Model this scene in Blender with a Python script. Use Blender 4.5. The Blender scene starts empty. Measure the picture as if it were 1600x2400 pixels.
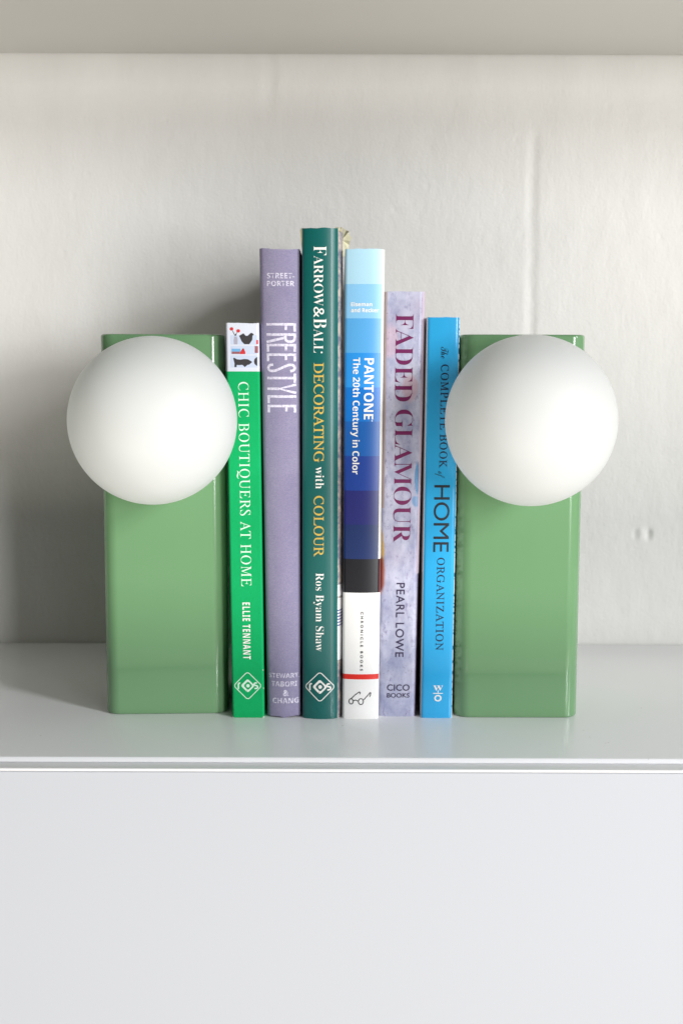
import bpy, bmesh, math, random
import numpy as np
from mathutils import Vector, Matrix, noise as mnoise

S = bpy.context.scene
C = S.collection
rnd = random.Random(7)

# ------------------------------------------------------------------ camera
W, H, F = 1600.0, 2400.0, 2900.0            # photograph size, focal length in its pixels
D, HEYE = 0.678, 0.2003
PITCH, ROLL = math.radians(6.98), math.radians(0.18)
cd = bpy.data.cameras.new('camera')
cam = bpy.data.objects.new('camera', cd)
C.objects.link(cam)
cd.sensor_fit = 'VERTICAL'; cd.sensor_height = 36.0; cd.sensor_width = 24.0
cd.lens = F / H * 36.0
cd.clip_start = 0.01; cd.clip_end = 50
cam.matrix_world = (Matrix.Translation((0, -D, HEYE)) @ Matrix.Rotation(math.pi/2 - PITCH, 4, 'X')
                    @ Matrix.Rotation(ROLL, 4, 'Z'))
S.camera = cam
cd.dof.use_dof = True
cd.dof.focus_distance = 0.672
cd.dof.aperture_fstop = 7.1
CM = cam.matrix_world.copy()

def ray(px, py):
    d = CM.to_3x3() @ Vector(((px - W/2)/F, (H/2 - py)/F, -1.0))
    return CM.translation.copy(), d
def at_y(px, py, Y):                        # where that view ray meets the upright plane y = Y
    o, d = ray(px, py); t = (Y - o.y)/d.y
    return o + d*t
def at_z(px, py, Z):                        # where it meets the level plane z = Z
    o, d = ray(px, py); t = (Z - o.z)/d.z
    return o + d*t

# ------------------------------------------------------------------ light
w = bpy.data.worlds.new('World'); S.world = w; w.use_nodes = True
bg = w.node_tree.nodes['Background']
bg.inputs[0].default_value = (1.0, 0.90, 0.78, 1); bg.inputs[1].default_value = 0.04

def area(name, loc, target, sx, sy, power, col):
    ld = bpy.data.lights.new(name, 'AREA'); ld.shape = 'RECTANGLE'
    ld.size = sx; ld.size_y = sy; ld.energy = power; ld.color = col
    o = bpy.data.objects.new(name, ld); C.objects.link(o)
    o.location = loc
    o.rotation_euler = (Vector(target) - Vector(loc)).to_track_quat('-Z', 'Y').to_euler()
    return o
area('window_light', (4.6, -3.55, 2.34), (0, 0.0, 0.15), 0.80, 1.55, 256, (0.965, 0.985, 1.0))
area('front_window_light', (2.85, -4.6, 0.40), (0, 0.0, 0.20), 0.85, 1.5, 148, (0.98, 0.985, 1.0))
area('floor_bounce', (0.5, -1.9, -0.95), (0.5, -1.9, 5.0), 4.2, 1.7, 100, (1.0, 0.95, 0.87))

S.view_settings.view_transform = 'Standard'
S.view_settings.look = 'None'
S.view_settings.exposure = -0.07
S.view_settings.gamma = 1.0
S.render.engine = 'CYCLES'
S.cycles.max_bounces = 10; S.cycles.diffuse_bounces = 6
S.cycles.use_denoising = True

# ------------------------------------------------------------------ helpers
def lin(c):
    r = []
    for v in c:
        v /= 255.0
        r.append(v/12.92 if v <= 0.04045 else ((v+0.055)/1.055)**2.4)
    return (*r, 1.0)

def mat(name, col, rough=0.5, spec=0.5, coat=0.0, coat_rough=0.1):
    m = bpy.data.materials.new(name); m.use_nodes = True
    b = m.node_tree.nodes['Principled BSDF']
    b.inputs['Base Color'].default_value = col if len(col) == 4 else (*col, 1)
    b.inputs['Roughness'].default_value = rough
    b.inputs['Specular IOR Level'].default_value = spec
    b.inputs['Coat Weight'].default_value = coat
    b.inputs['Coat Roughness'].default_value = coat_rough
    return m

class NT:
    def __init__(s, m):
        s.t = m.node_tree; s.b = s.t.nodes['Principled BSDF']
    def n(s, kind, **kw):
        x = s.t.nodes.new(kind)
        for k, v in kw.items():
            if k in x.inputs: x.inputs[k].default_value = v
            else: setattr(x, k, v)
        return x
    def l(s, a, b): s.t.links.new(a, b)
    def coords(s, scale=(1, 1, 1), rot=(0, 0, 0)):
        tc = s.n('ShaderNodeTexCoord'); mp = s.n('ShaderNodeMapping')
        mp.inputs['Scale'].default_value = scale; mp.inputs['Rotation'].default_value = rot
        s.l(tc.outputs['Object'], mp.inputs[0]); return mp.outputs[0]
    def noise(s, vec, scale, detail=3, rough=0.5):
        x = s.n('ShaderNodeTexNoise'); x.inputs['Scale'].default_value = scale
        x.inputs['Detail'].default_value = detail; x.inputs['Roughness'].default_value = rough
        s.l(vec, x.inputs['Vector']); return x.outputs['Fac']
    def ramp(s, fac, stops, interp='LINEAR'):
        x = s.n('ShaderNodeValToRGB'); cr = x.color_ramp; cr.interpolation = interp
        while len(cr.elements) < len(stops): cr.elements.new(0.5)
        for e, (p, c) in zip(cr.elements, stops):
            e.position = p; e.color = c if len(c) == 4 else (*c, 1)
        s.l(fac, x.inputs[0]); return x.outputs[0]
    def mix(s, fac, a, b, mode='MIX'):
        x = s.n('ShaderNodeMix', data_type='RGBA', blend_type=mode)
        for v, i in ((fac, 0), (a, 6), (b, 7)):
            if isinstance(v, (int, float, tuple)): x.inputs[i].default_value = v
            else: s.l(v, x.inputs[i])
        return x.outputs[2]
    def math(s, op, a, b=0.0, c=None, clamp=False):
        x = s.n('ShaderNodeMath', operation=op, use_clamp=clamp)
        for i, v in enumerate((a, b) if c is None else (a, b, c)):
            if isinstance(v, (int, float)): x.inputs[i].default_value = v
            else: s.l(v, x.inputs[i])
        return x.outputs[0]
    def bump(s, h, dist, strength=1.0):
        x = s.n('ShaderNodeBump'); x.inputs['Distance'].default_value = dist
        x.inputs['Strength'].default_value = strength
        s.l(h, x.inputs['Height']); s.l(x.outputs[0], s.b.inputs['Normal'])
        return x
    def color(s, c): s.l(c, s.b.inputs['Base Color'])
    def spot(s, vec, cx, cz, rx, rz):       # soft 0..1 mask round (cx, cz) in object space
        sp = s.n('ShaderNodeSeparateXYZ'); s.l(vec, sp.inputs[0])
        a = s.math('DIVIDE', s.math('SUBTRACT', sp.outputs[0], cx), rx)
        b = s.math('DIVIDE', s.math('SUBTRACT', sp.outputs[2], cz), rz)
        d = s.math('ADD', s.math('MULTIPLY', a, a), s.math('MULTIPLY', b, b))
        return s.math('SUBTRACT', 1.0, d, clamp=True)

def link(name, me, parent=None, loc=None):
    o = bpy.data.objects.new(name, me); C.objects.link(o)
    if parent: o.parent = parent
    if loc is not None: o.location = loc
    return o
def empty(name, loc, label=None, cat=None, group=None, kind=None):
    o = bpy.data.objects.new(name, None); C.objects.link(o); o.location = loc
    o.empty_display_size = 0.02
    for k, v in (('label', label), ('category', cat), ('group', group), ('kind', kind)):
        if v: o[k] = v
    return o
def mesh(name, verts, faces, mats, idx=None, smooth=False):
    me = bpy.data.meshes.new(name)
    me.from_pydata([tuple(v) for v in verts], [], faces)
    for m in (mats if isinstance(mats, (list, tuple)) else [mats]): me.materials.append(m)
    if idx is not None: me.polygons.foreach_set('material_index', idx)
    if smooth: me.polygons.foreach_set('use_smooth', [True]*len(me.polygons))
    me.update(); return me
def box(name, lo, hi, m, parent=None, bevel=0.0, segs=3, smooth=True):
    bm = bmesh.new()
    bmesh.ops.create_cube(bm, size=1)
    for v in bm.verts:
        v.co = Vector([lo[i] + (v.co[i]+0.5)*(hi[i]-lo[i]) for i in range(3)])
    if bevel:
        bmesh.ops.bevel(bm, geom=list(bm.edges), offset=bevel, segments=segs, affect='EDGES', profile=0.5, clamp_overlap=True)
    me = bpy.data.meshes.new(name); bm.to_mesh(me); bm.free()
    me.materials.append(m)
    if bevel and smooth:
        me.polygons.foreach_set('use_smooth', [True]*len(me.polygons))
        me.set_sharp_from_angle(angle=math.radians(50))
    return link(name, me, parent)

# ------------------------------------------------------------------ setting: wall of painted blocks
YW = 0.187
m_wall = mat('painted_blockwork', (0.76, 0.755, 0.735), 0.55, 0.3)
t = NT(m_wall)
v1 = t.coords((1, 1, 0.35)); v2 = t.coords()
n1 = t.noise(v1, 260, 3, 0.6); n2 = t.noise(v2, 60, 4, 0.55); n3 = t.noise(v2, 700, 2, 0.5)
t.bump(t.math('ADD', t.math('ADD', t.math('MULTIPLY', n1, 0.5), n2), t.math('MULTIPLY', n3, 0.5)), 0.0007, 0.7)
t.color(t.mix(t.ramp(t.noise(v1, 22, 5, 0.6), [(0.35, (0, 0, 0)), (0.7, (1, 1, 1))]), (0.62, 0.608, 0.585, 1), (0.655, 0.645, 0.622, 1)))

zj1 = at_y(800, 287, YW).z; xj0 = at_y(632, 200, YW).x; xj1 = at_y(1246, 550, YW).x
zj2 = zj1 - 0.225
prng = np.random.RandomState(3)
def vnoise(X, Z, sx, sz, seed):
    r = np.random.RandomState(seed); g = r.rand(64, 64)
    a = X*sx + 31.7; b = Z*sz + 17.3
    ia = np.floor(a).astype(int); ib = np.floor(b).astype(int)
    fa = a-ia; fb = b-ib; fa = fa*fa*(3-2*fa); fb = fb*fb*(3-2*fb)
    g_ = lambda i, j: g[i % 64, j % 64]
    return ((g_(ia, ib)*(1-fa)+g_(ia+1, ib)*fa)*(1-fb) + (g_(ia, ib+1)*(1-fa)+g_(ia+1, ib+1)*fa)*fb) - 0.5
chip = at_y(1505, 1252, YW); pits = [at_y(x, y, YW) for x, y in ((1546, 557), (1425, 247), (1208, 330), (1002, 437), (386, 280), (206, 410), (924, 493), (172, 460), (148, 593), (1222, 552))]
def height(X, Z):
    h = 0.00035*vnoise(X, Z, 22, 9, 1) + 0.00022*vnoise(X, Z, 90, 40, 2) + 0.0001*vnoise(X, Z, 300, 140, 4)
    def groove(d, wd, depth): return -depth*np.exp(-(np.abs(d)/wd)**3)
    wob = 0.0010*vnoise(X*0+0.3, Z, 1, 45, 5) + 0.0005*vnoise(X*0+0.3, Z, 1, 160, 6)
    amt = 1/(1+np.exp(-(zj1 - 0.006 - Z)/0.0022))
    h += groove(X - xj1 - wob, 0.0034, 0.0008)*amt*(1+0.5*vnoise(X*0, Z, 1, 60, 8))
    h += 0.0*np.exp(-((X-xj1-wob+0.0085)/0.003)**2)*amt
    amt0 = 1/(1+np.exp(-(Z - zj1 - 0.008)/0.0022))
    h += groove(X - xj0 - wob, 0.0050, 0.0008)*amt0
    h += groove(Z - zj1 - 0.4*wob, 0.0035, 0.00012)*(1+1.2*vnoise(X, Z*0, 14, 1, 9))
    h += groove(Z - zj2, 0.0035, 0.00015)
    for cx, cz, r, dd in ((chip.x-0.0052, chip.z, 0.0017, 0.0010), (chip.x+0.0042, chip.z, 0.0020, 0.0022)):
        q = ((X-cx)/r)**2 + ((Z-cz)/(r*1.7))**2
        h -= dd*np.exp(-q**1.5)
    q = ((X-chip.x+0.0015)/0.0018)**2 + ((Z-chip.z-0.0005)/0.004)**2
    h += 0.0008*np.exp(-q)
    for p in pits:
        h -= 0.0009*np.exp(-(((X-p.x)**2+(Z-p.z)**2)/0.0011**2))
    return h
wall = empty('wall', (0, YW, 0), kind='structure')
def wall_block(x0, x1, z0, z1):
    nx = max(2, int((x1-x0)/0.0015)); nz = max(2, int((z1-z0)/0.0018))
    xs = np.linspace(x0, x1, nx+1); zs = np.linspace(z0, z1, nz+1)
    X, Z = np.meshgrid(xs, zs)
    Yv = -height(X, Z)
    co = np.stack([X, Yv, Z], -1).reshape(-1, 3)
    i = np.arange(nz)[:, None]*(nx+1) + np.arange(nx)[None, :]
    fc = np.stack([i, i+1, i+nx+2, i+nx+1], -1).reshape(-1, 4)
    # a skirt back into the wall, so that each block has thickness
    n0 = len(co)
    rim = list(range(0, nx+1)) + [r*(nx+1)+nx for r in range(1, nz+1)] + [nz*(nx+1)+c for c in range(nx-1, -1, -1)] + [r*(nx+1) for r in range(nz-1, 0, -1)]
    back = co[rim].copy(); back[:, 1] = 0.09
    co = np.vstack([co, back]); L = len(rim)
    faces = fc.tolist() + [[rim[k], n0+k, n0+(k+1) % L, rim[(k+1) % L]] for k in range(L)] + [[n0+k for k in range(L)][::-1]]
    me = mesh('wall_block', co.tolist(), faces, m_wall, smooth=True)
    me.set_sharp_from_angle(angle=math.radians(60))
    return link('wall_block', me, wall)
XL, XR = -0.56, 0.56
g = 0.0
for xs, z0, z1 in (((XL, xj0, XR-0.06), zj1, 0.52), ((XL+0.1, xj1-0.45, xj1, XR), zj2, zj1), ((XL, xj0-0.05, XR-0.1), -0.06, zj2)):
    xs = [XL] + list(xs[1:-1]) + [XR]
    for a, b in zip(xs[:-1], xs[1:]):
        wall_block(a+g, b-g, z0+g, z1-g)

# ------------------------------------------------------------------ shelving unit
m_lacq = mat('white_lacquer', (0.93, 0.935, 0.945), 0.24, 0.6, 0.0, 0.16)
NT(m_lacq).b.inputs['IOR'].default_value = 1.5
t = NT(m_lacq); vv = t.coords()
t.bump(t.noise(vv, 420, 2, 0.5), 0.00012, 0.25)
sp_ = t.ramp(t.noise(vv, 900, 1, 0.5), [(0.80, (0, 0, 0)), (0.83, (1, 1, 1))])
t.color(t.mix(sp_, (0.93, 0.935, 0.945, 1), (0.6, 0.6, 0.58, 1)))
m_rail = mat('satin_rail', (0.84, 0.845, 0.85), 0.34, 0.5)
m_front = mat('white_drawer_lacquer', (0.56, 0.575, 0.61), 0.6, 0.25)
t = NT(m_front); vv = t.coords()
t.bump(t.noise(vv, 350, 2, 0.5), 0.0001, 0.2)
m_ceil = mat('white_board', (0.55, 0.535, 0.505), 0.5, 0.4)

unit = empty('shelf_unit', (0, YW, 0), 'white lacquered shelf unit holding the book row, above a plain drawer front', 'shelf')
unit_y = YW
def ubox(name, lo, hi, m, bevel=0.0, segs=3):
    return box(name, (lo[0], lo[1]-unit_y, lo[2]), (hi[0], hi[1]-unit_y, hi[2]), m, unit, bevel, segs)
YF = at_z(800, 1776, 0).y
ubox('shelf_board', (-0.52, YF, -0.0029), (0.70, YW-0.0012, 0.0), m_lacq, 0.0007, 3)
YD = YF - 0.0085
ubox('front_rail', (-0.52, YD-0.0003, -0.0046), (0.70, YF+0.012, -0.0030), m_rail, 0.0005, 3)
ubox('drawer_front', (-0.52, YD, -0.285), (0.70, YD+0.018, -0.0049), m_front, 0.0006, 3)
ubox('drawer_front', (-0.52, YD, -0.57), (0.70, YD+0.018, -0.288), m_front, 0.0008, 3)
ubox('carcass', (-0.51, YD+0.0185, -0.57), (0.69, YW-0.002, -0.0050), m_lacq)
zc = at_y(800, 128, YW).z
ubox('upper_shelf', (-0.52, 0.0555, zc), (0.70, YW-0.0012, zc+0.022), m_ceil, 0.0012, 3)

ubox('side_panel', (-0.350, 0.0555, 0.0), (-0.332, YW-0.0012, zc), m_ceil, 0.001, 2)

# ------------------------------------------------------------------ lettering
def fancy(s, style):
    offs = {'serif': 0x1D434, 'serifbold': 0x1D400, 'sansbold': 0x1D5D4, 'script': 0x1D4D0}
    if style not in offs: return s
    o = offs[style]; r = ''
    for ch in s:
        if 'A' <= ch <= 'Z': r += chr(o+ord(ch)-65)
        elif 'a' <= ch <= 'z': r += chr(o+26+ord(ch)-97)
        elif ch.isdigit() and style == 'sansbold': r += chr(0x1D7EC+int(ch))
        else: r += ch
    return r
def text_bm(s, style='plain', offset=0.0, spacing=1.0):
    cu = bpy.data.curves.new('text', 'FONT'); cu.body = fancy(s, style)
    cu.offset = offset; cu.space_character = spacing; cu.resolution_u = 5
    ob = bpy.data.objects.new('text', cu); C.objects.link(ob)
    dg = bpy.context.evaluated_depsgraph_get(); dg.update()
    me = bpy.data.meshes.new_from_object(ob.evaluated_get(dg))
    bpy.data.objects.remove(ob); bpy.data.curves.remove(cu)
    bm = bmesh.new(); bm.from_mesh(me); bpy.data.meshes.remove(me)
    if style == 'serif':
        for v in bm.verts: v.co.x -= 0.281*v.co.y
        seen, isl = set(), []
        for v in bm.verts:
            if v in seen: continue
            st, grp = [v], []
            seen.add(v)
            while st:
                q = st.pop(); grp.append(q)
                for e in q.link_edges:
                    o = e.other_vert(q)
                    if o not in seen: seen.add(o); st.append(o)
            isl.append(grp)
        isl.sort(key=lambda g: sum(q.co.x for q in g)/len(g))
        letters = s.replace(' ', '')
        if len(isl) == len(letters):
            for ch, g in zip(letters, isl):             # the A leans on after the rest stand upright
                if ch == 'A':
                    for q in g: q.co.x += 0.06 - 0.17*q.co.y
    for f in list(bm.faces):
        if f.normal.z < 0: f.normal_flip()
    return bm
def strokes_bm(paths, wd):                   # mono-line strokes as flat ribbons with mitred joins
    bm = bmesh.new()
    for p in paths:
        closed = p[0] == p[-1] and len(p) > 3
        pts = [Vector(q) for q in (p[:-1] if closed else p)]
        n = len(pts); L, R = [], []
        for i in range(n):
            a = pts[(i-1) % n] if (closed or i > 0) else None
            b = pts[(i+1) % n] if (closed or i < n-1) else None
            d1 = (pts[i]-a).normalized() if a is not None else None
            d2 = (b-pts[i]).normalized() if b is not None else None
            d = (d1+d2).normalized() if (d1 is not None and d2 is not None and (d1+d2).length > 1e-6) else (d2 if d2 is not None else d1)
            k = 1.0
            if d1 is not None and d2 is not None: k = 1/max(0.5, d.dot(d2))
            nn = Vector((-d.y, d.x))*wd/2*k
            L.append(bm.verts.new((*(pts[i]+nn), 0))); R.append(bm.verts.new((*(pts[i]-nn), 0)))
        for i in range(n if closed else n-1):
            j = (i+1) % n
            bm.faces.new((R[i], R[j], L[j], L[i]))
    return bm
def arc(cx, cy, rx, ry, a0, a1, n=16):
    return [(cx+rx*math.cos(math.radians(a0+(a1-a0)*i/n)), cy+ry*math.sin(math.radians(a0+(a1-a0)*i/n))) for i in range(n+1)]
def bounds(bm):
    xs = [v.co.x for v in bm.verts]; ys = [v.co.y for v in bm.verts]
    return min(xs), max(xs), min(ys), max(ys)

# ------------------------------------------------------------------ books
class Book:
    """A hardback: spine facing the camera. Edges are measured at its foot and head."""
    def __init__(s, foot, head, depth, bulge, rad, label, rb=0.0):
        # foot = (x left, x right, y) in the photograph, head likewise
        s.Y = at_z((foot[0]+foot[1])/2, foot[2], 0).y
        s.Yf = s.Y + bulge                                  # plane of the spine's edges
        zt = at_y((head[0]+head[1])/2, head[2], s.Y).z
        s.h = zt
        s.f = (at_y(foot[0], foot[2], s.Yf).x, at_y(foot[1], foot[2], s.Yf).x)
        s.t = (at_y(head[0], head[2], s.Yf).x, at_y(head[1], head[2], s.Yf).x)
        s.depth = depth; s.bulge = bulge; s.rad = rad; s.rb = rb or rad
        s.ox = (s.f[0]+s.f[1])/2
        s.root = empty('book', (s.ox, s.Y, 0), label, 'book', 'books standing between the two lamps')
        s.topz = lambda u: 0.0; s.botz = lambda u: 0.0
    def edges(s, z):
        k = z/s.h
        return s.f[0]+(s.t[0]-s.f[0])*k, s.f[1]+(s.t[1]-s.f[1])*k
    def surf(s, u):                                         # depth of the spine face at u, local y
        wd = (s.f[1]-s.f[0]+s.t[1]-s.t[0])/2
        y = s.bulge*(2*u-1)**2
        d = u*wd; r = s.rad
        if d < r: y += r - math.sqrt(max(0, r*r-(r-d)**2))
        d = (1-u)*wd; r = s.rb
        if d < r: y += r - math.sqrt(max(0, r*r-(r-d)**2))
        return y
    def pt(s, u, z, lift=0.0):
        a, b = s.edges(z)
        return Vector((a+(b-a)*u - s.ox, s.surf(u)-lift, z))
    def z(s, py):
        return at_y(s.ox/D*F+W/2, py, s.Y).z
    def u(s, px, py):
        z = s.z(py); a, b = s.edges(z)
        return (at_y(px, py, s.Y).x - a)/(b-a)
    def cover(s, mats, cols, rows, pick, th=0.0022, name='cover', cuts_z=()):
        wd = (s.f[1]-s.f[0]+s.t[1]-s.t[0])/2
        us = set([0.0, 1.0]) | set(cols)
        for i in range(1, 6): us.add(s.rad/wd*(1-math.cos(math.pi/2*i/5))); us.add(1-s.rb/wd*(1-math.cos(math.pi/2*i/5)))
        for i in range(1, 14): us.add(i/14)
        us = sorted(us)
        us = [x for i, x in enumerate(us) if i == 0 or x-us[i-1] > 0.002 or x in cols]
        zs = sorted(set([0.0, s.h]) | set(rows) | set(s.h*i/16 for i in range(1, 16)))
        # outline: (u, y, side) with outer then inner
        out = [(0.0, s.depth, 0)] + [(0.0, s.depth*k, 0) for k in (0.7, 0.4, 0.15)] + [(u, None, 1) for u in us] + [(1.0, s.depth*k, 2) for k in (0.15, 0.4, 0.7, 1.0)]
        ti = th/wd
        inn = [(ti+u*(1-2*ti), y if y is None else y, sd) for u, y, sd in out]
        verts = []; faces = []; idx = []
        n = len(out)
        for k, z in enumerate(zs):
            for ring, lst in ((0, out), (1, inn)):
                for (u, y, sd), (u0, y0, _) in zip(lst, out):
                    uu = u
                    zz = z
                    if k == len(zs)-1: zz = z + s.topz(u0)
                    if k == 0: zz = max(0.0, s.botz(u0) if sd == 1 else 0)
                    a, b = s.edges(z)
                    yy = y if y is not None else s.surf(u0) + (th*0.5 if ring else 0)
                    verts.append((a+(b-a)*uu-s.ox, yy, zz))
        R = 2*n
        for k in range(len(zs)-1):
            zm = (zs[k]+zs[k+1])/2
            for i in range(n-1):
                um = (out[i][0]+out[i+1][0])/2
                m = pick(um, zm, out[i][2] if out[i][2] == out[i+1][2] else 1)
                a = k*R+i
                faces.append((a, a+1, a+1+R, a+R)); idx.append(m)
                a += n
                faces.append((a, a+R, a+1+R, a+1)); idx.append(m)
            for i in (0, n-1):                               # fore-edge rims of the boards
                a = k*R+i; q = (a, a+R, a+n+R, a+n)
                faces.append(q if i == 0 else q[::-1]); idx.append(pick(0 if i == 0 else 1, zm, 0 if i == 0 else 2))
        for k in (0, len(zs)-1):
            for i in range(n-1):
                a = k*R+i; q = (a, a+n, a+n+1, a+1)
                faces.append(q if k == 0 else q[::-1]); idx.append(pick((out[i][0]+out[i+1][0])/2, zs[k], 1))
        me = mesh(name, verts, faces, mats, idx, smooth=True)
        me.set_sharp_from_angle(angle=math.radians(40))
        return link(name, me, s.root)
    def pages(s, m, th=0.0022):
        z0, z1 = 0.003, s.h-0.003
        vs, fs = [], []
        for z in (z0, z1):
            a, b = s.edges(z); a += th+0.0003; b -= th+0.0003
            yb = s.depth-0.004; yf = s.surf(0.5)+s.bulge+max(s.rad, s.rb)*0.6+0.003
            n = 8
            prof = [(a-s.ox, yf), (b-s.ox, yf)] + [(b+(a-b)*i/n-s.ox, yb-0.003*math.sin(math.pi*i/n)) for i in range(n+1)]
            base = len(vs); vs += [(x, y, z) for x, y in prof]; L = len(prof)
        fs = [[i, (i+1) % L, (i+1) % L+L, i+L] for i in range(L)] + [list(range(L))[::-1], list(range(L, 2*L))]
        return link('page_block', mesh('page_block', vs, fs, m), s.root)
    def lay(s, bm, place, m, name, lift=0.00012, parent=None):
        """Fit flat artwork to the spine: place(x, y) -> (u, z)."""
        pos = {}
        for v in bm.verts:
            pos[v] = place(v.co.x, v.co.y)
        for v in bm.verts:
            u, z = pos[v]; v.co = Vector((u, 0, z))
        if s.bulge > 0 or True:
            ua = min(p[0] for p in pos.values()); uz = max(p[0] for p in pos.values())
            for k in [k for k in range(1, 16) if ua < k/16 < uz]:
                bmesh.ops.bisect_plane(bm, geom=list(bm.verts)+list(bm.edges)+list(bm.faces), plane_co=(k/16, 0, 0), plane_no=(1, 0, 0), dist=1e-7)
        for v in bm.verts: v.co = s.pt(v.co.x, v.co.z, lift)
        bm.normal_update()
        for f in bm.faces:
            if f.normal.y > 0: f.normal_flip()
        me = bpy.data.meshes.new(name); bm.to_mesh(me); bm.free(); me.materials.append(m)
        return link(name, me, parent or s.root)
    def down(s, bm, y0, y1, u0, u1, m, name, ub=None, vb=None, **kw):
        """Lettering that reads from the head down; caps span u0..u1. vb = own y range that maps to u0..u1"""
        x0, x1, b0, b1 = bounds(bm)
        if vb: b0, b1 = vb
        z0, z1 = s.z(y0), s.z(y1)
        return s.lay(bm, lambda x, y: (u0+(u1-u0)*(y-b0)/(b1-b0), z0+(z1-z0)*(x-x0)/(x1-x0)), m, name, **kw)
    def flat(s, bm, px0, px1, y0, y1, m, name, vb=None, **kw):
        """Upright lettering; px0..px1 across, y0 (top) .. y1 (bottom)."""
        x0, x1, b0, b1 = bounds(bm)
        if vb: b0, b1 = vb
        ym = (y0+y1)/2; u0, u1 = s.u(px0, ym), s.u(px1, ym); z0, z1 = s.z(y1), s.z(y0)
        return s.lay(bm, lambda x, y: (u0+(u1-u0)*(x-x0)/(x1-x0), z0+(z1-z0)*(y-b0)/(b1-b0)), m, name, **kw)
    def shape(s, pts, m, name, org, sc, lift=0.00012, parent=None):
        """Polygons drawn in photograph pixels: org + pts/sc."""
        bm = bmesh.new()
        for p in pts:
            try:
                f = bm.faces.new([bm.verts.new((org[0]+x/sc, org[1]+y/sc, 0)) for x, y in p])
            except ValueError: pass
        bmesh.ops.triangulate(bm, faces=bm.faces[:])
        return s.lay(bm, lambda x, y: (min(0.998, max(0.002, s.u(x, y))), s.z(y)), m, name, lift, parent)

def ink(name, rgb, rough=0.45, worn=0.0, under=None):
    m = mat(name, lin(rgb), rough, 0.4)
    if worn:
        t = NT(m); v = t.coords()
        r = t.ramp(t.noise(v, 900, 2, 0.6), [(0.5-worn*0.3, (0, 0, 0)), (0.62, (1, 1, 1))])
        t.color(t.mix(r, lin(rgb), lin(under)))
    return m
def cloth(name, rgb, rgb2, scale=2600, rough=0.8, bump=0.0001):
    m = mat(name, lin(rgb), rough, 0.25); t = NT(m)
    v = t.coords()
    a = t.n('ShaderNodeTexWave'); a.wave_type = 'BANDS'; a.bands_direction = 'X'; a.inputs['Scale'].default_value = scale/6.28; a.inputs['Distortion'].default_value = 1.5; a.inputs['Detail Scale'].default_value = 200; t.l(v, a.inputs[0])
    b = t.n('ShaderNodeTexWave'); b.wave_type = 'BANDS'; b.bands_direction = 'Z'; b.inputs['Scale'].default_value = scale/6.28; b.inputs['Distortion'].default_value = 1.5; b.inputs['Detail Scale'].default_value = 200; t.l(v, b.inputs[0])
    wv = t.math('MULTIPLY', a.outputs['Fac'], b.outputs['Fac'])
    nn = t.noise(t.coords((1, 1, 2.2)), 900, 3, 0.8)
    n2 = t.noise(v, 60, 3, 0.6)
    f = t.math('ADD', t.math('MULTIPLY', wv, 0.35), t.math('ADD', t.math('MULTIPLY', nn, 0.55), t.math('MULTIPLY', n2, 0.25)))
    t.color(t.mix(t.ramp(f, [(0.36, (0, 0, 0)), (0.72, (1, 1, 1))]), lin(rgb), lin(rgb2)))
    t.bump(t.math('ADD', wv, nn), bump, 0.8)
    return m
def jacket(name, rgb, rough=0.3, spec=0.5, var=0.06, bump=0.00025):
    """Coated paper: slight colour unevenness, slight waviness."""
    c = lin(rgb); m = mat(name, c, rough, spec); t = NT(m); v = t.coords((1, 1, 0.5))
    n = t.noise(v, 45, 4, 0.6)
    t.color(t.mix(n, tuple(x*(1-var) for x in c[:3])+(1,), tuple(min(1, x*(1+var)) for x in c[:3])+(1,)))
    t.bump(t.noise(v, 30, 2, 0.5), bump, 0.6)
    return m
m_page = mat('page_edges', (0.62, 0.58, 0.48), 0.8, 0.2)
t = NT(m_page); v = t.coords((1, 0.02, 0.02))
t.color(t.mix(t.noise(v, 2500, 2, 0.6), (0.52, 0.48, 0.39, 1), (0.70, 0.66, 0.56, 1)))
m_white_ink = ink('white_print', (238, 236, 230))

def nz(seed, amp, fr):
    return lambda u: amp*mnoise.noise(Vector((u*fr+seed*7.3, seed*1.7, 0)))

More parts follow.
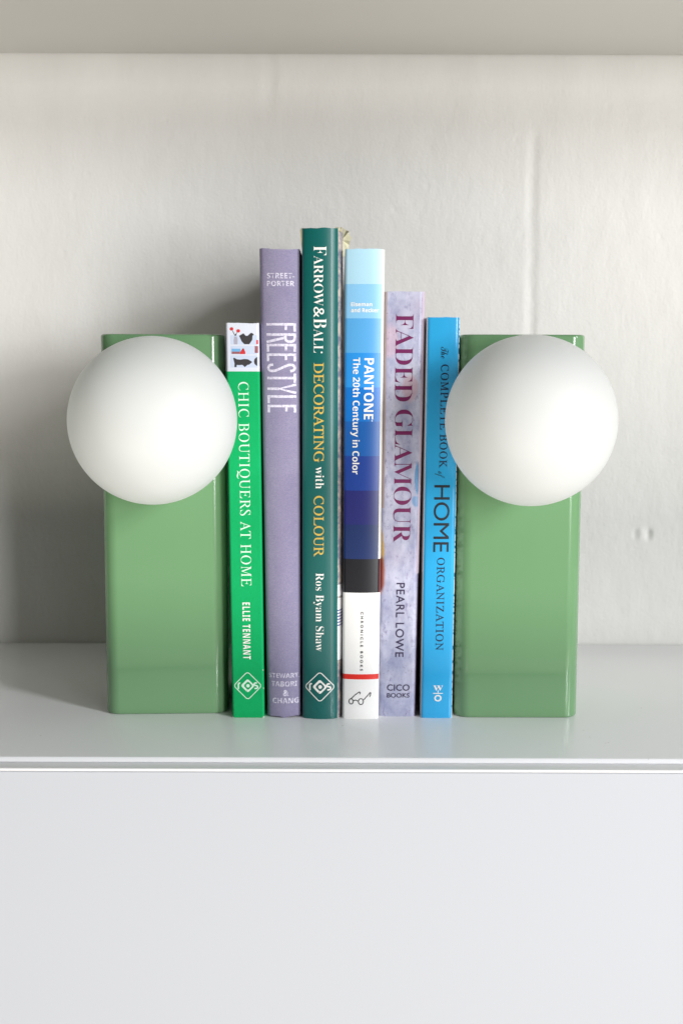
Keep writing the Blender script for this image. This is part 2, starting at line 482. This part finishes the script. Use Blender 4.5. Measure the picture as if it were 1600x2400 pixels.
def rps_logo(bk, cx, cy, hw, m):
    """Round-cornered diamond outline with an inner diamond and the three letters, r p s."""
    def dia(c, r, rr, n=6):
        pts = []
        for q in range(4):
            a = math.pi/2*q
            # corner point, pulled in, as a small arc
            L = r - rr*(math.sqrt(2)-1)*1.0
            ccx, ccy = c[0]+math.cos(a)*(r-rr*math.sqrt(2)), c[1]+math.sin(a)*(r-rr*math.sqrt(2))
            for i in range(n+1):
                b = a - math.pi/4 + math.pi/2*i/n
                pts.append((ccx+rr*math.cos(b), ccy+rr*math.sin(b)))
        return pts
    root = None
    o = dia((0, 0), 1.0, 0.20); o.append(o[0])
    bm = strokes_bm([o], 0.055)
    # letters r and s
    for p in ([(-0.66, -0.25), (-0.66, 0.06)] + arc(-0.57, 0.08, 0.09, 0.11, 180, 60, 6),
              [(0.66, 0.20)] + arc(0.56, 0.11, 0.10, 0.09, 80, 250, 8) + arc(0.60, -0.09, 0.11, 0.10, 80, -110, 8) + [(0.49, -0.21)]):
        b2 = strokes_bm([p], 0.10)
        me = bpy.data.meshes.new('t'); b2.to_mesh(me); b2.free(); bm.from_mesh(me); bpy.data.meshes.remove(me)
    u0 = bk.u(cx-hw, cy); u1 = bk.u(cx+hw, cy); z0 = bk.z(cy+hw); z1 = bk.z(cy-hw)
    pl = lambda x, y: (u0+(u1-u0)*(x+1)/2, z0+(z1-z0)*(y+1)/2)
    root = bk.lay(bm, pl, m, 'publisher_logo')
    # the inner solid diamond with a ringed p cut out of it: diamond ring round a circular hole + dot + stem gap
    bm = bmesh.new()
    d = dia((0, 0), 0.50, 0.13, 6)
    n = len(d); ang = [math.atan2(y, x) for x, y in d]
    vo = [bm.verts.new((x, y, 0)) for x, y in d]
    vi = [bm.verts.new((0.02+0.27*math.cos(a), 0.27*math.sin(a), 0)) for a in ang]
    for i in range(n):
        j = (i+1) % n
        am = math.degrees(ang[i])
        if -165 < am < -100: continue                     # the open stem of the p
        bm.faces.new((vo[i], vo[j], vi[j], vi[i]))
    q = [bm.verts.new((0.02+0.125*math.cos(2*math.pi*i/20), 0.125*math.sin(2*math.pi*i/20), 0)) for i in range(20)]
    bm.faces.new(q)
    bk.lay(bm, pl, m, 'publisher_logo')
    return root

books = []
# ---- 1 green cloth book
b = Book((545, 619, 1682), (529, 606.3, 757), 0.165, 0.0, 0.0012, 'bright green cloth book with a small picture atop its spine, beside the left lamp')
m_green = cloth('green_cloth', (0, 162, 88), (12, 186, 112), 7000)
m_greenhead = jacket('printed_pale_grey', (214, 217, 228), 0.5, 0.3)
zsplit = b.z(870.5)
b.topz = nz(1, 0.0004, 5)
b.cover([m_green, m_greenhead], [], [zsplit], lambda u, z, s: 1 if z > zsplit else 0)
b.pages(m_page)
pale = ink('pale_green_print', (216, 240, 222))
b.down(text_bm('CHIC BOUTIQUERS AT HOME', 'serif', -0.004, 1.06), 895, 1374, .345, .66, pale, 'title_lettering', vb=(-0.01, 0.69))
b.down(text_bm('ELLIE TENNANT', 'sansbold', 0, 1.15), 1412, 1545, .372, .605, m_white_ink, 'author_lettering')
rps_logo(b, 580.6, 1607, 33, pale)
# the little shelf picture (zoom of 13.07 px per photograph pixel, origin 510, 740)
O7, K7 = (510, 740), 13.07
m_dark = ink('picture_dark_grey', (58, 54, 56)); m_red = ink('picture_red', (205, 48, 52)); m_sky = ink('picture_blue', (110, 170, 215))
m_cell = ink('picture_pale_blue', (196, 206, 226)); m_brk = ink('picture_brick', (150, 90, 95)); m_vase = ink('picture_grey', (168, 165, 178))
def ell(cx, cy, rx, ry, n=14): return [(cx+rx*math.cos(2*math.pi*i/n), cy+ry*math.sin(2*math.pi*i/n)) for i in range(n)]
b.shape([[(400, 600), (1245, 600), (1245, 880), (400, 880)], [(400, 930), (1245, 930), (1245, 1180), (400, 1180)], [(400, 1220), (1245, 1220), (1245, 1585), (400, 1585)]], m_cell, 'spine_picture', O7, K7, 0.00008)
b.shape([[(660, 615), (795, 540), (860, 615), (920, 615), (1020, 525), (1070, 535), (1115, 585), (1070, 610), (1062, 740), (970, 872), (820, 872), (740, 790)],
         [(480, 1300), (510, 1285), (590, 1335), (700, 1345), (820, 1325), (930, 1335), (1065, 1415), (965, 1500), (925, 1500), (835, 1575), (800, 1540), (760, 1505), (650, 1515), (590, 1505), (580, 1575), (515, 1575), (520, 1460), (490, 1350)],
         ell(1245, 1400, 130, 140), [(450, 460), (465, 455), (540, 590), (560, 600), (590, 510), (600, 515), (562, 615), (530, 615)]], m_dark, 'spine_picture', O7, K7)
b.shape([ell(430, 405, 58, 55, 7), ell(635, 465, 60, 55, 7), [(680, 1175), (700, 1100), (745, 1040), (770, 1060), (795, 985), (850, 1110), (850, 1175)], [(1190, 740), (1245, 740), (1245, 872), (1185, 872)]], m_red, 'spine_picture', O7, K7, 0.00016)
b.shape([[(432, 1010), (700, 1010), (700, 1100), (432, 1100)]], m_sky, 'spine_picture', O7, K7)
b.shape([[(432, 1100), (690, 1100), (680, 1170), (432, 1170)], [(1140, 930), (1245, 930), (1245, 1140), (1140, 1140)]], m_brk, 'spine_picture', O7, K7)
b.shape([[(515, 640), (590, 640), (615, 720), (610, 878), (500, 878), (495, 740)]], m_vase, 'spine_picture', O7, K7)

m_nick = mat('bare_board_edge', (0.78, 0.75, 0.68), 0.8)
for q in ([[(529.5, 757.5), (534, 757.5), (531.5, 760), (530.5, 765)], [(602, 757.6), (606, 757.6), (606, 763), (604.6, 760)], [(545.5, 1681.6), (545.5, 1678.5), (549, 1681.6)], [(615.5, 1681.6), (618.6, 1678), (618.8, 1681.6)], [(615.0, 1570), (617.6, 1570), (617.6, 1572.5)], [(616.4, 1612), (618, 1612), (618, 1616)]]): b.shape([q], m_nick, 'worn_corner', (0, 0), 1, 0.0002)

# ---- 2 purple cloth book
b = Book((626.5, 704.5, 1682.5), (607.7, 702, 583), 0.160, 0.0028, 0.0022, 'tall faded lilac cloth-bound book with a frayed foot, between the green and the teal books')
m_lilac = cloth('lilac_cloth', (131, 124, 157), (171, 165, 189), 6200, 0.75, 0.00014)
b.topz = nz(2, 0.0008, 4)
b.botz = lambda u: 0.0009 - 0.0009*math.exp(-((u-0.52)/0.10)**2) + 0.0005*mnoise.noise(Vector((u*11, 3, 0)))
b.cover([m_lilac], [], [], lambda u, z, s: 0)
b.pages(m_page)
foil = ink('worn_silver_foil', (222, 218, 230), 0.5, 0.16, (184, 175, 202))
foil2 = ink('silver_foil', (218, 214, 228), 0.45, 0.08, (190, 182, 206))
b.flat(text_bm('STREET-', 'sansbold', -0.004), 625.4, 689.4, 639.5, 652.5, foil, 'author_lettering')
b.flat(text_bm('PORTER', 'sansbold', -0.004), 625.4, 689.4, 658, 670.5, foil, 'author_lettering')
# art-deco title: cap height 1, letters drawn as thin strokes
def deco():
    P = []; x = 0.0; w_ = 0.22
    def add(letter_paths, adv):
        nonlocal x
        for p in letter_paths: P.append([(x+a, c) for a, c in p])
        x += adv
    Fp = [[(0, 0), (0, 1)], [(0, .955), (.24, .955)], [(0, .66), (.19, .66)]]
    Rp = [[(0, 0), (0, 1)], [(0, .955)] + arc(.14, .80, .10, .155, 90, -90, 8) + [(0, .645)], [(.10, .645), (.25, 0)]]
    Ep = [[(0, 0), (0, 1)], [(0, .955), (.22, .955)], [(0, .66), (.18, .66)], [(0, .045), (.22, .045)]]
    Sp = [[(.23, .80)] + arc(.12, .82, .105, .135, 0, 180, 8) + [(.03, .72), (.21, .30)] + arc(.12, .18, .105, .135, 0, -180, 8) + [(.015, .22)]]
    Tp = [[(.12, 0), (.12, 1)], [(-.03, .955), (.28, .955)]]
    Yp = [[(.14, 0), (.14, .42)], [(0, 1), (.14, .42), (.28, 1)]]
    Lp = [[(0, 0), (0, 1)], [(0, .045), (.22, .045)]]
    for L, a in ((Fp, .34), (Rp, .35), (Ep, .32), (Ep, .32), (Sp, .34), (Tp, .34), (Yp, .40), (Lp, .32), (Ep, .22)): add(L, a)
    return P
bm = strokes_bm(deco(), 0.085)
b.down(bm, 757, 967, .150, .905, foil2, 'title_lettering', vb=(0, 1))
b.flat(text_bm('STEWART,', 'sansbold', 0.0), 629.6, 701.5, 1578, 1590.5, foil, 'publisher_lettering')
b.flat(text_bm('TABORI', 'sansbold', 0.0), 636, 696, 1597, 1609, foil, 'publisher_lettering')
b.flat(text_bm('&', 'plain', 0.03), 663.3, 677, 1617, 1631.4, foil, 'publisher_lettering')
b.flat(text_bm('CHANG', 'sansbold', 0.0), 638.8, 699.6, 1636, 1648.5, foil, 'publisher_lettering')

# ---- 3 teal book in its jacket
b = Book((708.6, 801, 1685.5), (707.4, 803, 534), 0.168, 0.0026, 0.0016, 'tallest book, dark teal glossy jacket with white and gold lettering, torn at its top corner', 0.0062)
m_teal = jacket('teal_jacket', (8, 92, 88), 0.33, 0.6)
m_pat = mat('faded_floral_paper', lin((168, 158, 150)), 0.5); t = NT(m_pat); v = t.coords()
t.color(t.mix(t.ramp(t.noise(v, 170, 4, 0.7), [(0.4, (0, 0, 0)), (0.6, (1, 1, 1))]), lin((120, 122, 136)), lin((196, 182, 170))))
m_pic = mat('striped_china_print', lin((235, 235, 240)), 0.35); t = NT(m_pic)
tc = t.n('ShaderNodeTexCoord'); sp = t.n('ShaderNodeSeparateXYZ'); t.l(tc.outputs['Object'], sp.inputs[0])
zz = sp.outputs[2]
inband = t.math('MULTIPLY', t.math('GREATER_THAN', zz, b.z(1472)), t.math('LESS_THAN', zz, b.z(1432)))
st = t.math('GREATER_THAN', t.math('SINE', t.math('MULTIPLY', zz, 2*math.pi/0.0017)), 0.35)
t.color(t.mix(t.math('MULTIPLY', inband, st), lin((238, 238, 242)), lin((40, 48, 130))))
zp0, zp1, zp2 = b.z(1550), b.z(1373), b.z(1400)
b.topz = nz(4, 0.0005, 6)
b.cover([m_teal, m_pat, m_pic], [0.885], [zp0, zp1, zp2, b.z(1405)], lambda u, z, s: 0 if u < 0.885 else (2 if (zp0 < z < zp1 and not (b.z(1405) < z < zp2)) else 1))
b.pages(m_page)
gold = ink('gold_print', (208, 176, 84), 0.35)
for s_, y0, y1, u1 in (('F', 576, 598, .60), ('ARROW', 599, 717, .525), ('B', 746, 769, .60), ('ALL', 771, 827, .525)):
    b.down(text_bm(s_, 'serifbold', -0.012, 0.94), y0, y1, .292, u1, m_white_ink, 'title_lettering')
b.down(text_bm('&', 'plain', -0.004), 719, 744, .285, .545, m_white_ink, 'title_lettering')
b.shape([ell(753.5, 826, 2.2, 2.2, 10)], m_white_ink, 'title_lettering', (0, 0), 1)
b.down(text_bm('DECORATING', 'serif', 0.007, 0.97), 850, 1083.5, .292, .53, gold, 'title_lettering', vb=(-0.01, 0.68))
b.down(text_bm('with', 'serifbold', -0.011, 1.0), 1094, 1145.5, .332, .545, m_white_ink, 'title_lettering')
b.down(text_bm('COLOUR', 'serif', 0.007, 0.97), 1162, 1305, .292, .53, gold, 'title_lettering', vb=(-0.01, 0.68))
b.down(text_bm('Ros Byam Shaw', 'serifbold', -0.011, 1.0), 1343, 1527, .340, .545, m_white_ink, 'author_lettering', vb=(0, 0.69))
rps_logo(b, 749.4, 1610, 35.6, m_white_ink)
# crumpled cream jacket flap behind the top right corner
m_crm = mat('cream_torn_paper', lin((226, 222, 190)), 0.7, 0.2)
t = NT(m_crm); t.bump(t.noise(t.coords(), 300, 3, 0.6), 0.0006, 0.8)
def crumple(px, yY):
    vs, fs = [], []
    for lay in (0, 1):
        for x, y in px:
            p = at_y(x, y, yY)
            p.y = yY + 0.004*mnoise.noise(Vector((x*0.13, y*0.13, 1))) + lay*0.0004
            vs.append(tuple(p - b.root.location))
    n = len(px)
    fs = [[0, i, i+1] for i in range(1, n-1)] + [[n, n+i+1, n+i] for i in range(1, n-1)] + [[i, (i+1) % n, n+(i+1) % n, n+i] for i in range(n)]
    return vs, fs
vs, fs = crumple([(800, 562), (798, 548), (795, 534), (800, 532), (806, 536), (812, 540), (818, 543), (817, 549), (824, 558), (820, 565), (818, 574), (816, 584), (816, 600), (800, 604)], 0.05)
link('torn_paper', mesh('torn_paper', vs, fs, m_crm), b.root)
vs, fs = crumple([(702.5, 540), (706, 535), (709.5, 534), (709.8, 560), (708.5, 590), (706.5, 575), (705, 556)], 0.003)
link('torn_paper', mesh('torn_paper', vs, fs, m_crm), b.root)
vs, fs = crumple([(783, 534), (787, 531.5), (797, 533), (800, 538), (800.5, 544), (797, 541), (790, 535)], 0.0015)
link('torn_paper', mesh('torn_paper', vs, fs, m_crm), b.root)

# ---- 4 blue banded book
b = Book((801.6, 887, 1685.5), (808.6, 901.8, 583.5), 0.172, 0.0016, 0.0014, 'book banded from pale blue to navy above a white foot, right of the teal book', 0.0018)
bands = [(583, (172, 212, 230)), (665.5, (134, 192, 230)), (746, (86, 164, 220)), (827, (40, 142, 220)), (908, (8, 112, 198)), (988, (18, 92, 172)),
         (1069, (24, 62, 148)), (1150, (32, 38, 112)), (1230, (20, 44, 98)), (1310.5, (17, 17, 25)), (1389.5, (238, 237, 235)), (1580.4, (226, 48, 38)), (1592.6, (238, 237, 235))]
bm_mats = [jacket('band_print', c, 0.33, 0.5, 0.03, 0.00015) for _, c in bands]
m_edge = jacket('jacket_fold_white', (236, 234, 230), 0.4, 0.4, 0.03)
m_redge = jacket('jacket_fold_red', (128, 62, 60), 0.4, 0.4, 0.03)
zb = [b.z(y) for y, _ in bands[1:]]
def pick4(u, z, s):
    k = sum(1 for q in zb if z < q)
    if u > 0.93:
        if k >= 10 and k != 11: return k
        if k == 11: return 12 if u > 0.985 else 11
        if k == 9: return len(bands)+1 if u > 0.965 else k
        return len(bands)
    return k
b.topz = nz(5, 0.0006, 5)
b.cover(bm_mats+[m_edge, m_redge], [0.93, 0.965], zb, pick4)
b.pages(m_page)
b.flat(text_bm('Eiseman', 'sansbold', 0.006), 822.3, 871.8, 708, 717.8, m_white_ink, 'author_lettering')
b.flat(text_bm('and Recker', 'sansbold', 0.006), 822.3, 887.4, 721.8, 731.9, m_white_ink, 'author_lettering')
b.down(text_bm('PANTONE', 'sansbold', 0, 0.97), 839.5, 983, .505, .757, m_white_ink, 'title_lettering')
b.down(text_bm('The 20th Century in Color', 'sansbold', -0.004, 0.96), 838, 1112, .222, .400, m_white_ink, 'title_lettering', vb=(0, 0.73))
m_black = ink('black_print', (24, 24, 28))
b.shape([ell(871.5, 986.5, 1.6, 1.6, 10)], m_white_ink, 'title_lettering', (0, 0), 1)
b.down(text_bm('CHRONICLE BOOKS', 'plain', 0.03, 1.75), 1434, 1572, .476, .550, m_black, 'publisher_lettering')
zq = 4.9
gl = [[(x, y) for x, y in q] for q in (
    arc(258, 1785, 24, 30, 0, 360, 18) , arc(370, 1785, 28, 34, 0, 360, 18),
    [(280, 1775)] + arc(308, 1783, 22, 14, 200, 340, 8) + [(345, 1778)],
    [(243, 1762), (268, 1745), (300, 1712), (340, 1682), (352, 1674), (362, 1682), (358, 1700)],
    [(402, 1765), (418, 1748), (448, 1714), (476, 1684), (484, 1688), (478, 1712), (472, 1732)])]
bm = strokes_bm(gl, 9.5)
b.lay(bm, lambda x, y: (b.u(770+x/zq, 1280+y/zq), b.z(1280+y/zq)), m_black, 'publisher_logo')

# ---- 5 mottled lilac-grey book
b = Book((887, 974, 1679), (900.4, 997.3, 683.3), 0.150, 0.0006, 0.0030, 'mottled pale mauve book with large plum serif lettering, right of the blue banded book')
m_mot = mat('mottled_mauve_jacket', lin((190, 186, 206)), 0.38, 0.5); t = NT(m_mot)
v = t.coords(); vz = t.coords((1, 1, 0.6))
base = t.mix(t.ramp(t.noise(vz, 75, 6, 0.65), [(0.35, (0, 0, 0)), (0.65, (1, 1, 1))]), lin((142, 146, 178)), lin((202, 202, 221)))
base = t.mix(t.ramp(t.noise(v, 38, 3, 0.5), [(0.5, (0, 0, 0)), (0.75, (0.4, 0.4, 0.4))]), base, lin((190, 172, 188)))
base = t.mix(t.ramp(t.noise(vz, 330, 4, 0.7), [(0.55, (0, 0, 0)), (0.70, (0.8, 0.8, 0.8))]), base, lin((128, 122, 160)))
sepn = t.noise(v, 120, 4, 0.6)
def patch(px, py, rx, rz, rgb, base, k=1.0):
    p = at_y(px, py, b.Y)
    msk = t.spot(v, p.x-b.ox, p.z, rx, rz)
    msk = t.math('MULTIPLY', t.ramp(t.math('ADD', msk, t.math('SUBTRACT', sepn, 0.5)), [(0.30, (0, 0, 0)), (0.62, (1, 1, 1))]), k)
    return t.mix(msk, base, lin(rgb))
base = patch(889, 1290, 0.0035, 0.016, (196, 160, 70), base, 0.85)
base = patch(890, 1350, 0.0036, 0.016, (204, 124, 88), base, 0.75)
base = patch(978, 1120, 0.0022, 0.012, (62, 132, 184), base, 0.9)
base = patch(975, 1175, 0.0035, 0.004, (80, 140, 190), base, 0.7)
base = patch(960, 910, 0.006, 0.010, (196, 158, 168), base, 0.6)
base = patch(915, 800, 0.006, 0.012, (204, 176, 190), base, 0.6)
sp2 = t.ramp(t.noise(v, 1000, 1, 0.4), [(0.74, (0, 0, 0)), (0.78, (1, 1, 1))])
base = t.mix(t.math('MULTIPLY', sp2, 0.8), base, lin((90, 80, 120)))
t.color(base); t.bump(t.noise(vz, 40, 2, 0.5), 0.0003, 0.6)
m_pinkf = jacket('pink_jacket_fold', (206, 190, 204), 0.4)
m_warmf = jacket('beige_jacket_fold', (176, 160, 158), 0.4)
m_drk = jacket('dark_jacket_front', (60, 40, 58), 0.4)
zdk = b.z(1345)
b.topz = nz(8, 0.0002, 4)
b.cover([m_mot, m_pinkf, m_warmf, m_drk], [0.07, 0.93, 0.965], [zdk], lambda u, z, s: (0 if z < b.z(1180) else 2) if u < 0.07 else ((3 if z < zdk and u > 0.965 else 1) if (u > 0.93 and z > zdk) or u > 0.965 else 0))
b.pages(m_page)
plum = ink('plum_print', (112, 26, 84), 0.4)
b.down(text_bm('FADED', 'serifbold', -0.011, 0.94), 735.5, 941, .292, .725, plum, 'title_lettering')
b.down(text_bm('GLAMOUR', 'serifbold', -0.011, 0.92), 960, 1272.5, .300, .750, plum, 'title_lettering', vb=(-0.01, 0.68))
navy = ink('navy_print', (52, 42, 74))
b.down(text_bm('PEARL LOWE', 'plain', 0.012, 1.12), 1366, 1540, .41, .635, navy, 'author_lettering')
b.flat(text_bm('CICO', 'plain', 0.012), 906.3, 959.4, 1604, 1619, navy, 'publisher_lettering')
b.flat(text_bm('BOOKS', 'plain', 0.012), 906.3, 959, 1624.5, 1635, navy, 'publisher_lettering')

# ---- 6 sky-blue book
b = Book((984.7, 1058.8, 1683), (1000.5, 1077.7, 743.5), 0.155, 0.0006, 0.0018, 'glossy sky-blue book with dark lettering, partly behind the right globe lamp')
m_cy = jacket('sky_blue_jacket', (50, 168, 224), 0.20, 0.6, 0.04, 0.0008)
m_cyw = jacket('white_jacket_edge', (226, 230, 232), 0.35)
m_tick = mat('jacket_front_print', lin((225, 228, 230)), 0.35); t = NT(m_tick)
tk = t.ramp(t.noise(t.coords((0.01, 0.3, 1)), 520, 1, 0.5), [(0.55, (0, 0, 0)), (0.58, (1, 1, 1))])
t.color(t.mix(tk, lin((226, 230, 232)), lin((70, 74, 84))))
b.topz = nz(9, 0.0002, 4)
b.cover([m_cy, m_cyw, m_tick], [0.022, 0.975], [], lambda u, z, s: 1 if u < 0.022 else (2 if u > 0.975 else 0))
b.pages(m_page)
dk = ink('dark_blue_print', (14, 34, 62)); dk2 = ink('near_black_print', (18, 26, 36))
b.down(text_bm('The', 'script', -0.006), 813, 840, .43, .66, dk2, 'title_lettering')
b.down(text_bm('COMPLETE BOOK', 'serif', 0.006, 1.10), 854, 1097, .445, .675, dk, 'title_lettering', vb=(-0.01, 0.68))
b.down(text_bm('of', 'script', -0.008), 1105, 1120, .31, .62, dk2, 'title_lettering')
b.down(text_bm('HOME', 'plain', 0.0, 0.96), 1137, 1294, .300, .790, dk2, 'title_lettering')
b.down(text_bm('ORGANIZATION', 'serif', 0.006, 1.10), 1307, 1524, .435, .665, dk, 'title_lettering', vb=(-0.01, 0.68))
b.flat(text_bm('W', 'serifbold', 0.004), 1014.5, 1037.5, 1606.5, 1618.5, m_white_ink, 'publisher_logo')
b.flat(text_bm('O', 'plain', 0.03), 1017.0, 1034.0, 1628.5, 1644, m_white_ink, 'publisher_logo')
b.shape([[(1014.5, 1624), (1037, 1624), (1037, 1626), (1014.5, 1626)], [(1024.8, 1618), (1026.8, 1618), (1026.8, 1624), (1024.8, 1624)]], m_white_ink, 'publisher_logo', (0, 0), 1)

# ------------------------------------------------------------------ dust on the shelf
bm = bmesh.new()
spots = [(318, 1711), (803, 1701), (1381, 1728), (1418, 1742), (1425, 1741), (96, 1725), (1502, 1660)] + [(rnd.uniform(10, 1590), rnd.uniform(1690, 1768)) for _ in range(26)] + [(rnd.uniform(1370, 1590), rnd.uniform(1530, 1700)) for _ in range(8)]
for k, (px, py) in enumerate(spots):
    p = at_z(px, py, 0); r = rnd.uniform(0.00008, 0.00018) if k > 6 else 0.00026
    q = bmesh.ops.create_icosphere(bm, subdivisions=1, radius=r)
    sx = rnd.uniform(0.8, 2.2)
    for v in q['verts']: v.co = Vector((v.co.x*sx, v.co.y, v.co.z*0.6+r*0.5)) + Vector((p.x, p.y, 0))
me = bpy.data.meshes.new('dust'); bm.to_mesh(me); bm.free()
me.materials.append(mat('dust_grey', (0.62, 0.61, 0.58), 0.9))
dust = link('dust', me); dust['kind'] = 'stuff'; dust['label'] = 'few fine specks of dust lying on the white shelf'; dust['category'] = 'dust'

# ------------------------------------------------------------------ lamps
m_glaze = mat('sage_green_gloss', lin((122, 176, 124)), 0.16, 0.5, 0.35, 0.06)
t = NT(m_glaze); v = t.coords((1, 1, 0.35))
t.color(t.mix(t.noise(v, 30, 3, 0.5), lin((111, 151, 109)), lin((115, 156, 113))))
t.bump(t.noise(v, 28, 2, 0.45), 0.0004, 0.35)
m_opal = mat('matt_opal_glass', (0.93, 0.93, 0.925), 0.42, 0.35)
t = NT(m_opal)
tr = t.n('ShaderNodeBsdfTranslucent'); tr.inputs['Color'].default_value = (0.97, 0.968, 0.96, 1)
mx = t.n('ShaderNodeMixShader'); mx.inputs[0].default_value = 0.40
t.l(t.b.outputs[0], mx.inputs[1]); t.l(tr.outputs[0], mx.inputs[2])
t.l(mx.outputs[0], t.t.nodes['Material Output'].inputs['Surface'])

def rounded_body(name, wf, wt, d, h, r, fil, m, parent):
    """Square column with generously rounded upright corners and a small fillet at foot and head."""
    def ring(wd, dd, rr, inset):
        pts = []
        x0, x1, y0, y1 = -wd/2+inset, wd/2-inset, inset, dd-inset
        q = max(rr-inset, 0.0005)
        for cx, cy, a0 in ((x1-q, y0+q, -90), (x1-q, y1-q, 0), (x0+q, y1-q, 90), (x0+q, y0+q, 180)):
            for i in range(13):
                a = math.radians(a0+90*i/12); pts.append((cx+q*math.cos(a), cy+q*math.sin(a)))
        return pts
    lev = []
    for i in range(6):
        a = math.pi/2*i/5; lev.append((fil-fil*math.sin(a), fil-fil*math.sin(a+0) , fil*(1-math.cos(a))))
    rows = [(fil*(1-math.sin(math.pi/2*i/6)), fil*(1-math.cos(math.pi/2*i/6))) for i in range(7)]   # (inset, z)
    rows = rows + [(0.0, h*k) for k in (0.25, 0.5, 0.75)] + [(a, h-z) for a, z in rows[::-1]]
    vs, fs = [], []
    for ins, z in rows:
        wd = wf+(wt-wf)*z/h
        vs += [(x, y, z) for x, y in ring(wd, d, r, ins)]
    n = 52
    for k in range(len(rows)-1):
        for i in range(n):
            fs.append((k*n+i, k*n+(i+1) % n, (k+1)*n+(i+1) % n, (k+1)*n+i))
    fs.append(tuple(range(n))[::-1]); fs.append(tuple((len(rows)-1)*n+i for i in range(n)))
    me = mesh(name, vs, fs, m, smooth=True)
    me.set_sharp_from_angle(angle=math.radians(60))
    return link(name, me, parent)
def lamp(foot, head, globe, yaw, label):
    p0 = at_z((foot[0]+foot[1])/2, foot[2], 0); Y = p0.y
    a, c = at_y(foot[0], foot[2], Y+0.004), at_y(foot[1], foot[2], Y+0.004)
    e, g_ = at_y(head[0], head[2], Y+0.004), at_y(head[1], head[2], Y+0.004)
    h = at_y((head[0]+head[1])/2, head[2], Y+0.001).z
    root = empty('globe_lamp', ((a.x+c.x+e.x+g_.x)/4, Y, 0), label, 'lamp', 'globe lamps used as bookends')
    root.rotation_euler = (0, 0, yaw)
    rounded_body('lamp_body', c.x-a.x, g_.x-e.x, 0.070, h, 0.0085, 0.0014, m_glaze, root)
    gx, gy, gr = globe
    R = 0.0445
    # distance at which a ball of that radius shows gr pixels
    o, d = ray(gx, gy); dn = d.normalized()
    off = math.hypot(gx-W/2, gy-H/2)
    dist = R/math.sin(math.atan(gr/math.hypot(F, off)))
    cpt = o + dn*dist
    bm = bmesh.new(); bmesh.ops.create_uvsphere(bm, u_segments=96, v_segments=64, radius=R)
    me = bpy.data.meshes.new('glass_globe'); bm.to_mesh(me); bm.free(); me.materials.append(m_opal)
    me.polygons.foreach_set('use_smooth', [True]*len(me.polygons))
    gl_ = link('glass_globe', me, root)
    loc = Matrix.Rotation(-yaw, 3, 'Z') @ (cpt - Vector(root.location))
    gl_.location = loc
    print('globe centre', cpt, 'front', Y)
    # collar that seats the globe in the body
    n = 64; vs, fs = [], []
    for y, r in ((loc.y+0.0290, 0.0300), (-0.0012, 0.0356), (-0.0012, 0.0338), (0.004, 0.0300)):
        vs += [(loc.x+r*math.cos(2*math.pi*i/n), y if y > loc.y+0.01 or True else 0, loc.z+r*math.sin(2*math.pi*i/n)) for i in range(n)]
    root['label'] = label
    return root
lamp((250.7, 534.5, 1674), (236.4, 527, 783), (358.5, 986, 197.3), math.radians(2.5), 'green block lamp with a white globe, left of the books, its shadow on the wall')
lamp((1063, 1350.5, 1682.7), (1080, 1373.4, 784), (1243, 986, 200.8), 0.0, 'green block lamp with a white globe, right of the books beside the sky-blue one')
